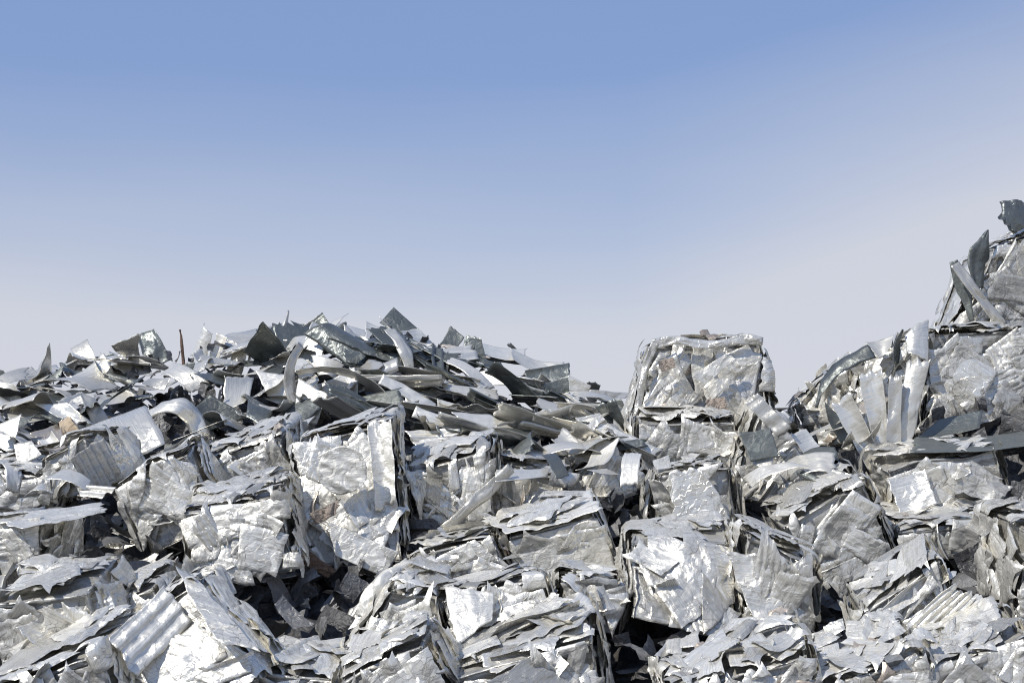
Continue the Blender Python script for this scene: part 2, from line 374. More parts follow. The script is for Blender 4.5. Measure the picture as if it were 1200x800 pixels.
            if st < 0.38: hh = hh + 0.004 * crumple(lx, ly, 0.13, k, k * 1.7)
            elif st < 0.78: hh = hh + 0.013 * crumple(lx, ly, 0.08, k, k * 1.7)
            elif st < 0.90:
                w = r.uniform(0.02, 0.05); hh = hh + w * 0.32 * np.abs(((ly / w + 0.3 * np.sin(lx * 14)) % 1) - 0.5) * 2 + 0.004 * crumple(lx, ly, 0.09, k, 1)
            else: hh = hh + r.uniform(-.3, .3) * b * (1 - (ly / b) ** 2) + 0.005 * crumple(lx, ly, 0.1, k, 1)
            if r.rand() < 0.22 * lift:
                side = S if r.rand() < .5 else T
                if r.rand() < .5: side = 1 - side
                hh = hh + r.uniform(0.005, 0.04) * lift * np.maximum(side - 0.5, 0) ** 2 * 4
            c_, s_ = math.cos(ang), math.sin(ang)
            hh = hh - 0.009 * np.clip(1 - e * min(a, b) * 2 / 0.014, 0, 1)
            U = cu + lx * c_ - ly * s_; V = cv + lx * s_ + ly * c_
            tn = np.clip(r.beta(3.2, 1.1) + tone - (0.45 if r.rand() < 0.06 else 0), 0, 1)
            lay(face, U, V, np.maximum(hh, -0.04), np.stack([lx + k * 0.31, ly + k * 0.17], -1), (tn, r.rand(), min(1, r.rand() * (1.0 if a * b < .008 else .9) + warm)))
    o = mb.build(name, mat or M_PRESS)
    tag(o, label, 'scrap bale', 'pressed scrap metal bales')
    # torn tongues of sheet that still hang on the bale
    for k in range(flaps):
        f = MB()
        iu = r.uniform(-0.8, 0.8); iv = r.uniform(-0.6, 0.95)
        p = tomap(np.array([[iu * hd[0], -hd[1] - 0.01, iv * hd[2]]]), 1)[0]
        ex_ = r.normal(size=3); ex_[1] = -abs(ex_[1]) * 0.35; ex_ /= np.linalg.norm(ex_)
        wd = np.cross(ex_, r.normal(size=3)); wd /= np.linalg.norm(wd)
        L = r.uniform(0.12, 0.26); w = r.uniform(0.04, 0.10)
        p = p - ex_ * L * 0.35 + np.array([0, 0.01, 0])
        quad_sheet(f, [p - wd * w, p + ex_ * L - wd * w * r.uniform(.2, 1), p + ex_ * L * r.uniform(.8, 1.1) + wd * w * r.uniform(.3, 1), p + wd * w],
                   16, 10, (r.beta(4, 1.6), r.rand(), r.rand()), bulge=r.uniform(-.2, .2), curl=r.uniform(-.3, .3), cr=0.008, crs=0.08, jag=0.06, seed=seed * 7 + k)
        f.build('bent_flap', M_SHEET, parent=o, thick=0.0025)
    return o, tomap, hd

UP = (0.0, 0.62, 0.14)
B = {}
def bale(key, quad, d, ex, label, **kw):
    global _s
    _s += 1; kw.setdefault('seed', _s)
    B[key] = make_bale('scrap_bale', roll_quad(quad, ROLL.get(key, 0)), d, ex, label, **kw)
_s = 0
# back row and right-hand hill
bale('A', [(765,400),(892,396),(910,492),(742,500)], 11.2, (0, .75, 0), 'squat square bale standing alone against the sky in the dip of the pile', dp=.08, elong=1.3, flaps=1)
bale('A2', [(742,500),(862,486),(872,560),(752,572)], 10.75, (0, .6, .1), 'bale directly underneath the lone square bale on the skyline')
bale('A3', [(862,492),(940,506),(952,592),(868,606)], 10.5, (0, .6, .1), 'bale below and right of the lone skyline bale with loose sheets on it', elong=1.6, lift=1.6, flaps=3)
bale('B', [(1086,388),(1222,380),(1228,512),(1080,512)], 11.0, (0, .8, .0), 'large flat fronted bale of mosaic like plates at the upper right edge', size=1.1, rough=.35, lift=.3, flaps=0)
bale('B2', [(1012,410),(1088,392),(1078,540),(985,528)], 11.15, (.1, .7, .0), 'bale with upright crumpled folds on the shoulder of the right hill', dy=-.25, elong=2.6, grain=math.pi/2, lift=2.0, flaps=3)
bale('B3', [(935,462),(1015,425),(1000,540),(945,520)], 11.4, (.1, .7, .0), 'ragged bale at the foot of the right hill beside the sky dip', dy=-.2, lift=2.0, size=.75, flaps=4)
bale('C', [(1168,284),(1250,262),(1262,392),(1108,392)], 11.9, (0, .8, 0), 'topmost bale on the right hill with a sloping left side', size=1.3, elong=1.8, grain=2.2, flaps=1)
bale('D', [(1036,548),(1176,518),(1196,602),(1052,632)], 10.0, (0, .65, .07), 'shiny deeply dented bale under the dark overhang at right', rough=1.7, cov=2.4, size=1.3, tone=.1, flaps=1)
bale('D2', [(1048,630),(1166,600),(1160,652),(1062,672)], 9.5, (0, .6, .1), 'low bale wedged below the shiny dented bale at right', size=.8)
# middle rows
bale('V', [(-36,556),(62,548),(68,604),(-34,612)], 10.1, UP, 'flat topped bale at the left edge below the loose sheets', elong=1.5)
bale('T', [(40,540),(98,508),(112,580),(52,592)], 10.1, (.30, .38, .05), 'bale with a shaded ribbed side facing right below the loose heap', elong=2.2, grain=1.0, flaps=1)
bale('U', [(138,556),(232,530),(256,626),(160,648)], 9.7, (.05, .6, .05), 'bright wrinkled bale between the ribbed bale and the cracked mosaic bale', rough=1.7, cov=2.4, size=1.15, tone=.1)
bale('X1', [(236,530),(342,512),(344,586),(240,596)], 10.2, UP, 'bale behind the cracked mosaic bale directly under the loose heap', elong=1.5)
bale('F', [(208,600),(332,574),(350,674),(224,694)], 9.1, (-.02, .6, .12), 'cracked mosaic bale left of the long vertical dark gap', size=.8, rough=.8, dp=.08)
bale('G', [(344,520),(462,488),(476,668),(350,670)], 9.6, (0, .65, .1), 'tall bale with a round pressed disc right of the vertical dark gap', dp=.3, size=1.1)
bale('S', [(478,545),(582,530),(578,622),(490,640)], 9.9, UP, 'bale with a vertically brushed face beneath the middle of the heap', elong=1.8, grain=math.pi/2)
bale('X2', [(566,560),(652,538),(656,612),(574,622)], 10.1, UP, 'bale of leaning folded plates behind the square grey fronted bale', elong=1.6, lift=1.6, flaps=2)
bale('E', [(590,628),(702,602),(728,674),(600,696)], 9.3, (-.04, .62, .16), 'square bale with a smooth grey front and a bright ledge on top', size=1.5, rough=.6, cov=2.2, tone=0, lift=.4, flaps=0, dp=-.2)
bale('W', [(642,556),(740,522),(762,592),(656,604)], 10.5, UP, 'bale of long slanting sheets in the hollow left of the skyline bale', elong=2, grain=.5, flaps=2)
bale('N', [(766,566),(848,534),(884,628),(772,630)], 9.75, (0, .6, .05), 'bale with a peaked top and smooth vertical plate below the skyline bale', size=1.2, grain=math.pi/2, elong=1.4)
bale('Z1', [(928,590),(1044,580),(1046,700),(926,706)], 9.4, (0, .6, .1), 'bale in the middle of the right half below the fan of loose sheets')
# lower rows
bale('H', [(-44,612),(56,606),(46,704),(-44,716)], 8.9, (.05, .5, .0), 'bale at the left edge with a bright front and shadowed right side', tone=.05)
bale('H2', [(92,630),(212,640),(216,706),(84,706)], 10.2, (0, .5, .1), 'recessed dark bale in the hollow near the left edge', rough=1.8, tone=-.1)  # tone lowered to add to the hollow's shade
bale('J', [(-26,712),(98,690),(134,764),(4,806)], 8.05, (0, .7, .18), 'broad low bale with a curved plate in the lower left corner', size=1.4)
bale('J2', [(112,700),(196,690),(210,760),(130,770)], 8.5, (0, .6, .12), 'small bale tucked behind the front left corrugated bale')
bale('I', [(128,738),(222,682),(318,800),(158,858)], 7.7, (0, .6, .02), 'front bale faced with a large white corrugated plate at lower left', dp=.30, size=1.1, tone=.12)
bale('I2', [(-30,800),(128,776),(140,860),(-30,870)], 7.4, (0, .6, .15), 'lowest bale in the bottom left corner partly cut off')
bale('Y', [(286,690),(366,680),(374,758),(300,752)], 9.6, (0, .5, .05), 'dark shaded bale in the hollow under the cracked mosaic bale', tone=-.1)  # slightly darker colour holds some of the shade under the bale above
bale('Y2', [(366,684),(446,680),(436,742),(372,744)], 9.8, (0, .5, .05), 'dark layered bale in the hollow under the bale with the round disc', tone=-.1, elong=2.2, grain=0.1)  # tone dropped a little, part of its shade is painted in
bale('X3', [(484,630),(592,640),(604,704),(492,706)], 9.15, (0, .6, .02), 'bale of twisted dark folds left of the square grey fronted bale', elong=1.8, lift=2, flaps=3)
bale('X4', [(446,694),(520,688),(524,778),(416,784)], 8.4, (0, .6, .14), 'ragged bale right of the lower dark hollow', lift=1.8, flaps=3)
bale('M', [(516,690),(642,678),(656,768),(522,772)], 8.25, (0, .6, .0), 'bale with one smooth folded square plate at bottom centre', size=1.3)
bale('M2', [(646,690),(728,668),(738,738),(660,752)], 8.55, (0, .6, .0), 'narrow bale between the bottom centre bale and the big rounded bale', lift=1.5)
bale('K', [(728,648),(846,622),(884,744),(744,734)], 8.6, (0, .65, .10), 'big rounded bale above the deep dark hollow right of centre', size=1.3, rough=1.4, dp=.35)
bale('L', [(848,636),(944,648),(966,776),(884,768)], 8.55, (0, .65, .10), 'bale of smooth slanting plates left of the striped diagonal bale', size=1.2, grain=1.1, elong=1.5)
bale('Z2', [(716,742),(812,748),(808,806),(720,808)], 9.4, (0, .5, .05), 'black shadowed bale inside the deep hollow right of centre', tone=-.1)  # some of the hollow's shadow is in the lowered tone
bale('O', [(1006,716),(1106,652),(1130,750),(1028,830)], 8.15, (.05, .6, .10), 'diagonal bale with long curved striped plates at lower right', size=1.4, elong=2.6, grain=.62, tone=.08)
bale('P', [(1190,622),(1258,596),(1268,770),(1198,756)], 8.5, (0, .7, .08), 'tall bale cut off by the right edge beside a black gap', size=.9)
bale('R', [(398,778),(520,764),(534,860),(398,860)], 7.5, (0, .6, .15), 'pale bale at the bottom edge left of centre', size=1.2)
bale('R2', [(522,784),(704,752),(712,860),(526,860)], 7.6, (0, .6, .14), 'wide bottom edge bale with long curved grey sheets at centre', elong=2, grain=.3, lift=1.5, flaps=2)
bale('R3', [(786,800),(960,768),(964,870),(786,870)], 7.45, (0, .6, .14), 'bottom edge bale with small ruffled plates right of centre', size=.7, lift=1.4)
bale('Q', [(962,796),(1092,768),(1100,870),(962,870)], 7.45, (0, .6, .12), 'bottom edge bale of fine ruffled scraps under the striped diagonal bale', size=.65, lift=1.4)
bale('Q2', [(1094,764),(1230,752),(1236,870),(1102,870)], 7.5, (0, .6, .12), 'bright crumpled bale in the bottom right corner', size=.8, rough=1.3)
bale('R4', [(262,800),(396,772),(400,870),(262,870)], 7.7, (0, .6, .10), 'low bale at the bottom edge right of the white corrugated plate', elong=1.8)

# ------------------------------------------------------------------ loose sheets
SHEETS = []
def sheet(name, corners, d, label, mat=None, tone=None, bulge=0.0, curl=0.0, axis=0, cr=0.004, crs=0.15, jag=0.03, pleat=0.0, plf=5, seed=None, n=26, m=16, cat='metal sheet', group='loose sheets on the pile', uvr=0.0, rg=None):
    """corners: four (px, py, depth offset)"""
    global _q
    _q += 1; seed = seed or _q
    r = np.random.RandomState(seed + 4000); d = ride(corners, d)
    mb = MB()
    quad_sheet(mb, [at(c[0], c[1], d + (c[2] if len(c) > 2 else 0)) for c in corners], n, m,
               (r.uniform(.55, 1) if tone is None else tone, r.rand() if rg is None else rg, r.rand() * .8), bulge=bulge, curl=curl, cr=cr, crs=crs, jag=jag, pleat=pleat, plf=plf, seed=seed, axis=axis, uvr=uvr)
    o = mb.build(name, mat or M_SHEET, thick=0.003)
    tag(o, label, cat, group); SHEETS.append(o)
    return o
_q = 0
top = lambda px: float(np.interp(px, [-80, 0, 40, 100, 160, 220, 300, 370, 460, 540, 640, 700, 745], [446, 446, 440, 424, 416, 412, 402, 392, 394, 404, 430, 462, 474]))
def ride(pts, d):
    cx = sum(p[0] for p in pts) / len(pts); cy = sum(p[1] for p in pts) / len(pts)
    if cx < 745 and cy > top(cx) + 14: return min(d, depth(cx, cy) - 0.16)
    return d
def ribbon(name, pts, d, width, label, tw0=0.0, tw1=0.0, mat=None, tone=None, n=34, m=7, cup=0.0, cat='metal strip', group='loose sheets on the pile', cr=0.003, taper=(1, 1), parent=None, thick=0.003):
    """strip along a run of (px, py, depth offset) points, width in metres, turning about its own length"""
    global _q
    _q += 1; seed = _q; r = np.random.RandomState(seed + 7000)
    if parent is None: d = ride(pts, d)
    K = np.array([at(p[0], p[1], d + (p[2] if len(p) > 2 else 0)) for p in pts])
    tk = np.linspace(0, 1, len(K)); tt = np.linspace(0, 1, n)
    C = np.stack([np.interp(tt, tk, K[:, i]) for i in range(3)], 1)
    for _ in range(4): C[1:-1] = (C[:-2] + 2 * C[1:-1] + C[2:]) / 4
    T = np.gradient(C, axis=0); T /= np.linalg.norm(T, axis=1)[:, None]
    side = np.cross(T, np.array([0, 1.0, 0.0])); side /= np.linalg.norm(side, axis=1)[:, None]
    nor = np.cross(side, T)
    a = (tw0 + (tw1 - tw0) * tt)[:, None]
    wd = side * np.cos(a) + nor * np.sin(a); nn = np.cross(T, wd)
    wt = np.interp(tt, [0, .5, 1], [taper[0], 1, taper[1]])[:, None, None] * (1 + 0.12 * tri(tt * 6, tt * 0 + 2, seed))[:, None, None]
    sx = np.linspace(-.5, .5, m)[None, :, None]
    P = C[:, None, :] + wd[:, None, :] * sx * width * wt + nn[:, None, :] * (0.7 * cup * width * (1 - 2 * np.abs(sx - 0.08)))
    L = np.concatenate([[0], np.cumsum(np.linalg.norm(np.diff(C, axis=0), axis=1))])
    X = L[:, None] + 0 * sx[..., 0]; Y = sx[..., 0] * width + 0 * X
    P = P + nn[:, None, :] * ((cr + (.016 if parent is not None else 0.008)) * crumple(X, Y, 0.07, seed, 0.5))[..., None]
    mb = MB(); mb.grid(P, np.stack([X, Y], -1) + seed * 0.37 % 7, (r.uniform(.6, 1) if tone is None else tone, r.rand(), r.rand() * .7))
    o = mb.build(name, mat or (M_PRESS if parent is not None else M_SHEET), parent=parent, thick=thick)
    if parent is None: tag(o, label, cat, group); SHEETS.append(o)
    elif label: tag(o, label)
    return o
def plate(key, corners, d, name='pressed_plate', label=None, mat=None, tone=None, **kw):
    """a large pressed-on sheet that is part of bale B[key]"""
    global _q
    _q += 1; r = np.random.RandomState(_q + 9000)
    mb = MB(); k = dict(bulge=0, cr=0.009, crs=0.12, jag=0.05, seed=_q); k.update(kw)
    quad_sheet(mb, [at(c[0], c[1], d + (c[2] if len(c) > 2 else 0)) for c in corners], 34, 26, (r.uniform(.6, 1) if tone is None else tone, r.rand(), r.rand() * .7), **k)
    o = mb.build(name, mat or M_PRESS, parent=B[key][0], thick=0.003)
    if label: tag(o, label)
    return o

# --- the pieces that shape the skyline, left to right
LM = {}                                        # landmarks that other labels may lean on: phrase -> (px, py)
def lm(ph, px, py): LM[ph] = (px, py)
sheet('metal_sheet', [(-14,428),(4,434),(9,442),(-12,446)], 13.3, 'small dark corner of sheet cut off by the left edge on the skyline', M_DARK)
sheet('metal_sheet', [(-6,444,.1),(17,450),(28,470),(-4,474)], 13.0, 'creased pale sheet at the left edge below the skyline', bulge=.12, cr=.01)
sheet('metal_sheet', [(22,444),(36,430,.25),(67,458,.1),(27,470,-.1)], 12.95, 'grey triangular sheet standing up near the left edge of the heap', bulge=.12, cr=.012, tone=.5)
sheet('metal_sheet', [(40,436,.2),(66,428,.3),(84,450),(58,446)], 13.2, 'pale creased sheet just right of the grey triangular sheet', bulge=-.1, cr=.012)
sheet('curled_sheet', [(83,409,.1),(102,397,.15),(121,438),(107,442)], 13.3, 'short curled sheet sticking up on the left skyline', bulge=-.18, axis=1, tone=.55); lm('short curled sheet', 100, 415)
sheet('metal_sheet', [(112,418),(132,414),(150,429),(122,432)], 13.35, 'small dark sheet right of the short curled sheet', M_DARK, bulge=.1)
sheet('curled_sheet', [(127,411,.1),(148,408,.1),(148,426),(131,425)], 13.45, 'small white rolled sheet on the left skyline', bulge=.3, tone=1)
sheet('metal_sheet', [(83,440),(121,412,.25),(138,446,.1),(92,454,-.1)], 12.9, 'large white pointed sheet leaning up below the short curled sheet', bulge=.10, cr=.006, jag=.05, tone=1); lm('white pointed sheet', 110, 440)
sheet('folded_sheet', [(160,391,.05),(180,386,.1),(202,420),(173,434)], 13.3, 'upright dull folded sheet left of the twig on the skyline', M_DARK, tone=1, cr=.03, crs=.16, bulge=.05); lm('upright dull folded sheet', 180, 405)
ribbon('twig', [(216,434),(213,402),(212.5,395),(210.5,386)], 13.3, 0.022, 'thin brown twig standing upright against the sky', mat=M_TWIG, cat='twig', group=None, taper=(1.2,.4), m=5, cup=.4, thick=0.012); lm('brown twig', 213, 402)
sheet('channel_sheet', [(240,379,.1),(249,391),(242,421),(223,417,.1)], 13.25, 'narrow bright channel leaning up just right of the twig', bulge=-.3, tone=1); lm('bright leaning channel', 238, 400)
sheet('channel_sheet', [(254,390,.1),(266,395),(256,421),(245,418,.1)], 13.2, 'second narrow white channel leaning beside the bright leaning channel', bulge=.25, tone=1)
sheet('curled_sheet', [(264,392,.2),(330,379,.3),(334,411),(262,409)], 13.3, 'wide grey sheet arched like a scoop on the skyline right of the channels', bulge=-.14, axis=1, tone=.55, cr=.008); lm('arched scoop sheet', 297, 396)
sheet('curled_sheet', [(300,386,.1),(327,378,.2),(334,390,.2),(303,402)], 13.1, 'rounded dull sheet lying over the end of the arched scoop sheet', M_DARK, tone=1, bulge=.15)
ribbon('metal_strip', [(338,364,.1),(334,384),(326,396),(314,402),(316,412)], 13.0, .075, 'wavy strip rising to a thin tip right of the arched scoop sheet', tw0=.3, tw1=1.3, taper=(.2,1), tone=.5); lm('wavy pointed strip', 331, 385)
sheet('metal_sheet', [(340,375,.1),(362,380,.1),(371,396),(352,391)], 13.1, 'dark small sheet right of the wavy pointed strip', M_DARK, bulge=.1)
sheet('folded_sheet', [(362,382,.1),(377,365,.15),(405,410),(402,424)], 12.95, 'dull rectangular plate tilted against the skyline left of the summit', tone=.4, cr=.008, bulge=.05, mat=M_DARK); lm('tilted rectangular plate', 383, 394)
sheet('metal_sheet', [(388,376,.2),(429,387,.2),(430,399),(392,389)], 13.2, 'pale flat strip between the tilted rectangular plate and the summit', tone=.9)
sheet('curled_sheet', [(428,375,.2),(455,383,.2),(471,399),(429,397)], 13.1, 'pale bent sheet left of the dark triangle at the summit', tone=.95, bulge=.12)
sheet('metal_sheet', [(445,378,.1),(461,360,.2),(491,386,.1),(470,395)], 13.2, 'dark triangular sheet forming the highest point of the heap', M_DARK, tone=.7, cr=.002, jag=.01); lm('dark summit triangle', 466, 377)
sheet('metal_sheet', [(470,388),(490,384,.1),(511,406,.1),(478,399)], 13.15, 'bright bent sheet sloping right from the dark summit triangle', tone=1, bulge=.1)
ribbon('metal_strip', [(455,386,.1),(466,396),(476,414,-.1),(480,432,-.1),(481,452)], 12.75, .12, 'curved grey strip arching down below the dark summit triangle', tw0=.9, tw1=.1, tone=.6, taper=(.8,.5), cup=.1); lm('arching grey strip', 476, 420)
sheet('metal_sheet', [(417,394,.2),(477,406,.2),(515,421),(408,413)], 12.95, 'broad dark sheet lying flat below the summit', M_DARK, bulge=.05)
sheet('metal_sheet', [(400,408,.1),(470,414,.1),(476,434),(404,424)], 12.85, 'dark layered sheet under the broad dark sheet', M_DARK, cr=.01)
sheet('channel_sheet', [(475,404,.15),(518,409,.15),(533,423),(478,418)], 12.9, 'dark ribbed sheet right of the arching grey strip', M_DARK, tone=.9, pleat=.012, plf=3, axis=0)
sheet('channel_sheet', [(414,440),(465,419,.05),(467,434),(418,458)], 12.6, 'grey gutter shaped channel lying across the heap below the summit', tone=.5, bulge=-.2, axis=1, cr=.003, jag=.01); lm('grey gutter channel', 440, 438)
sheet('metal_sheet', [(514,405),(528,382,.15),(544,395,.1),(533,411)], 13.0, 'dark tilted square sheet on the skyline right of the summit', M_DARK, tone=.8, bulge=.06); lm('dark tilted square', 529, 396)
sheet('metal_sheet', [(546,392,.05),(564,397),(572,432),(538,429)], 12.85, 'dull upright sheet with a notched top on the skyline', M_DARK, tone=1, cr=.004, jag=.06); lm('notched upright sheet', 555, 412)
sheet('curled_sheet', [(562,401,.2),(618,408,.2),(612,422),(564,414)], 12.95, 'bright long sheet curving right from the notched upright sheet', tone=1, bulge=.06, axis=0)
sheet('curled_sheet', [(598,407,.2),(662,424,.1),(655,436),(600,420)], 12.85, 'long rounded sheet running down the right skyline of the heap', tone=.75, bulge=.10, axis=0); lm('long rounded sheet', 630, 420)
sheet('metal_sheet', [(566,426),(586,424,.1),(606,448),(580,446)], 12.7, 'dark leaf shaped sheet below the bright long sheet', M_DARK, bulge=.1)
sheet('metal_sheet', [(614,434),(667,425,.1),(668,440),(622,452)], 12.6, 'dull green grey sheet at the right end of the heap crest', M_DARK, tone=1, bulge=.12, axis=1)
sheet('metal_sheet', [(636,450),(667,440),(667,463),(641,460)], 12.45, 'dark square sheet end under the dull green grey sheet', M_DARK, bulge=.1)
sheet('metal_sheet', [(666,439),(693,452),(687,465),(667,457)], 12.4, 'white torn sheet end pointing right near the dip', tone=1)
sheet('metal_sheet', [(690,456),(742,461,.1),(716,474),(690,465)], 12.3, 'thin flat sheet reaching out to the lone square bale', tone=.8, jag=.05); lm('flat sheet reaching the lone bale', 715, 465)
sheet('metal_sheet', [(704,470),(728,468),(738,484),(708,484)], 12.15, 'dark curved sheet under the flat sheet reaching the lone bale', M_DARK, bulge=.15)
sheet('metal_sheet', [(654,471),(708,473),(702,482),(668,481)], 12.1, 'narrow bright sheet pointing at the dip', tone=1)
sheet('channel_sheet', [(674,489,.1),(703,483,.1),(732,506),(706,520)], 11.5, 'bright corrugated plate at the right foot of the heap', tone=1, pleat=.035, plf=2.5, axis=0, cr=.002, jag=.01); lm('bright corrugated plate', 703, 500)
ribbon('metal_strip', [(446,444),(470,456),(492,469),(508,479)], 12.35, .10, 'straight white strip slanting down right below the gutter channel', tw0=.4, tw1=.5, tone=1, cup=-.1); lm('straight white strip', 478, 462)
ribbon('metal_strip', [(485,482),(510,492),(535,500),(558,507)], 11.9, .10, 'long white flanged strip low in the middle of the heap', tw0=.4, tw1=.4, tone=1, cup=.1); lm('long flanged strip', 520, 495)
sheet('metal_sheet', [(528,482,.1),(574,486,.1),(602,502),(548,502)], 11.9, 'pale long sheet right of the long flanged strip', tone=.85)
sheet('channel_sheet', [(474,502,.1),(538,500,.1),(540,522),(488,524)], 11.6, 'shiny channel panel lying level at the foot of the heap', tone=1, pleat=.03, plf=2, axis=0, bulge=.04); lm('shiny channel panel', 508, 512)
sheet('metal_sheet', [(540,432,.1),(568,434,.1),(594,451),(548,446)], 12.5, 'white domed sheet edge under the notched upright sheet', tone=1, bulge=.14)
sheet('metal_sheet', [(516,449,.1),(583,457,.1),(584,468),(522,460)], 12.3, 'long dull sheet with a bright end in the dark part of the heap', tone=.6)
sheet('metal_sheet', [(512,467),(537,474),(535,484),(513,477)], 12.1, 'short white square end between the white strips', tone=1)
sheet('metal_sheet', [(300,434,.1),(342,441,.1),(349,464),(314,464)], 12.4, 'pale flat plate left of the long hanging ribbon', tone=1)
sheet('metal_sheet', [(350,443,.1),(384,462),(371,498),(343,490)], 12.2, 'pale plate right of the long hanging ribbon', tone=1)
sheet('curled_sheet', [(364,416,.15),(404,428,.1),(392,444),(373,441)], 12.5, 'pale hollowed sheet below the tilted rectangular plate', tone=.95, bulge=-.12)
sheet('metal_sheet', [(381,448),(416,430,.1),(420,465),(402,471)], 12.3, 'big pale plate left of the grey gutter channel', tone=1, bulge=.08)
ribbon('metal_strip', [(352,404,.1),(340,425),(338,446),(345,470),(360,492),(367,512,-.1)], 12.15, .11, 'long grey ribbon hanging down the front of the heap', tw0=1.0, tw1=.2, tone=.5, taper=(.7,.8), cup=.15); lm('long hanging ribbon', 343, 452)
sheet('metal_sheet', [(298,512,.1),(370,487,.2),(344,518),(304,534)], 11.5, 'wide pale sheet sloping down left from the foot of the long hanging ribbon', tone=.95)
sheet('metal_sheet', [(222,482),(246,462,.15),(292,488,.1),(240,506)], 11.9, 'large dark oval sheet low in the left half of the heap', M_DARK, tone=.35, bulge=.12, jag=.01, cr=.001); lm('large dark oval sheet', 255, 485)
ribbon('metal_strip', [(176,484),(192,476,-.05),(212,475,-.08),(226,488),(236,508),(243,524)], 11.7, .16, 'broad pale ribbon arched over left of the large dark oval sheet', tw0=1.1, tw1=.2, tone=.9, cup=.2); lm('arched pale ribbon', 210, 482)
sheet('metal_sheet', [(212,428),(229,424),(223,442),(214,438)], 12.7, 'tiny grey triangle right of centre in the left heap', M_DARK)
ribbon('metal_strip', [(94,460),(104,470),(114,486),(122,506)], 12.1, .13, 'pointed grey blade standing in front of the left heap', tw0=.9, tw1=.1, tone=.5, taper=(.2,1)); lm('pointed grey blade', 108, 480)
sheet('metal_sheet', [(40,472,.1),(78,471,.1),(112,498),(80,496)], 12.3, 'white curved sheet left of the pointed grey blade', tone=1, bulge=.1)
sheet('curled_sheet', [(44,515,.1),(60,504,.1),(70,518),(52,524)], 11.6, 'short bright roll beside the yellow wood scrap', tone=1, bulge=.3)
o = sheet('wood_scrap', [(69,495,.05),(81,488,.05),(94,506),(75,522)], 11.75, 'split piece of yellow brown wood stuck in the left heap', M_WOOD, bulge=.2, cr=.012, cat='wood scrap', group=None, tone=.6); o.modifiers[0].thickness = 0.03; lm('yellow wood scrap', 80, 504)
sheet('metal_sheet', [(-8,500,.1),(25,485,.1),(16,528),(-6,534)], 11.8, 'pale upright plate at the left edge below the heap', tone=.9); lm('pale plate at the left edge', 6, 508)
sheet('folded_sheet', [(16,521,.1),(37,516,.1),(49,533),(22,547)], 11.3, 'blue grey folded plate under the left end of the heap', tone=.45, cr=.01)
# --- right-hand hill
ribbon('metal_strip', [(1186,237,.05),(1190,252),(1199,268)], 12.0, .24, 'dark ribbed box section perched on the very top of the right hill', tw0=.3, tw1=.3, cup=.25, tone=.8, mat=M_DARK, m=11); lm('perched dark box section', 1190, 252)
sheet('metal_sheet', [(1170,254),(1184,236,.1),(1204,262,.1),(1190,272)], 11.95, 'dark slab leaning on the perched dark box section', M_DARK, tone=.9, pleat=.015, plf=3)
ribbon('metal_strip', [(1157,270,.05),(1152,288),(1144,306),(1146,338)], 11.8, .21, 'dark feather shaped blade pointing at the sky on the right hill', tw0=.2, tw1=.5, mat=M_DARK, tone=.8, taper=(.05,.5), cup=.12, m=11); lm('dark feather blade', 1147, 305)  # dark material stands in for shade on the blade
ribbon('metal_strip', [(1117,306),(1124,326),(1133,348),(1139,376)], 11.7, .13, 'dark curled blade left of the feather blade', tw0=.2, tw1=.4, mat=M_DARK, tone=1, cup=.25, taper=(.6,.3), m=11)
ribbon('metal_strip', [(1119,309,.05),(1137,334),(1156,358),(1176,382)], 11.55, .085, 'long straight dull strip crossing in front of the feather blade', tw0=.1, tw1=.1, tone=.35); lm('long straight dull strip', 1150, 350)
sheet('metal_sheet', [(1014,400,.1),(1047,392,.1),(1044,406),(1030,420)], 10.95, 'small scoop shaped sheet on the shoulder of the right hill', tone=.6, bulge=.15); lm('small scoop sheet', 1030, 404)
sheet('metal_sheet', [(1060,392,.1),(1088,374,.15),(1088,425),(1064,414)], 10.85, 'tall pale sheet with a sharp corner rising from the right hill shoulder', tone=.85, bulge=-.12, cr=.008); lm('tall sharp cornered sheet', 1076, 400)
ribbon('metal_strip', [(1058,386),(1052,402),(1050,428),(1042,450)], 10.9, .09, 'dark folded strip left of the tall sharp cornered sheet', tw0=.5, tw1=1.0, mat=M_DARK, taper=(.3,1))
ribbon('metal_strip', [(957,478),(964,452),(980,432),(1000,420),(1022,411)], 10.95, .15, 'long dark strip arched over the left foot of the right hill', tw0=1.2, tw1=.7, mat=M_DARK, tone=.6, taper=(.15,1), cup=.12); lm('arched dark strip', 985, 432)
sheet('metal_sheet', [(1006,440,.05),(1034,432),(1044,540),(1030,548)], 10.6, 'pale upright blade in the fan of sheets at right', tone=.9, cr=.012, crs=.12, jag=.05, axis=0, bulge=.12)
sheet('metal_sheet', [(1062,424,.05),(1090,420),(1070,512),(1040,556)], 10.55, 'longest upright blade in the fan of sheets at right', tone=.8, cr=.014, crs=.13, jag=.05, bulge=-.12); lm('longest upright blade', 1068, 485)
sheet('metal_sheet', [(1042,442,.05),(1057,438),(1056,520),(1036,550)], 10.5, 'narrow grey blade between two pale blades of the right fan', tone=.4, cr=.01, jag=.05, bulge=.15)
sheet('metal_sheet', [(974,474,.05),(998,462),(1040,548),(1020,556)], 10.45, 'slanting pale blade at the left of the right fan', tone=.85, cr=.012, jag=.05, bulge=.12)
sheet('metal_sheet', [(1058,522,.1),(1098,492,.2),(1152,480,.2),(1148,502)], 10.55, 'dull greenish slab lying level over the shiny dented bale', M_DARK, tone=1, bulge=.05); lm('greenish slab', 1110, 500)
sheet('metal_sheet', [(1075,512,.45),(1235,500,.45),(1232,517),(1066,530)], 10.0, 'dark overhanging sheet under the large flat fronted bale', M_DARK, bulge=.03)
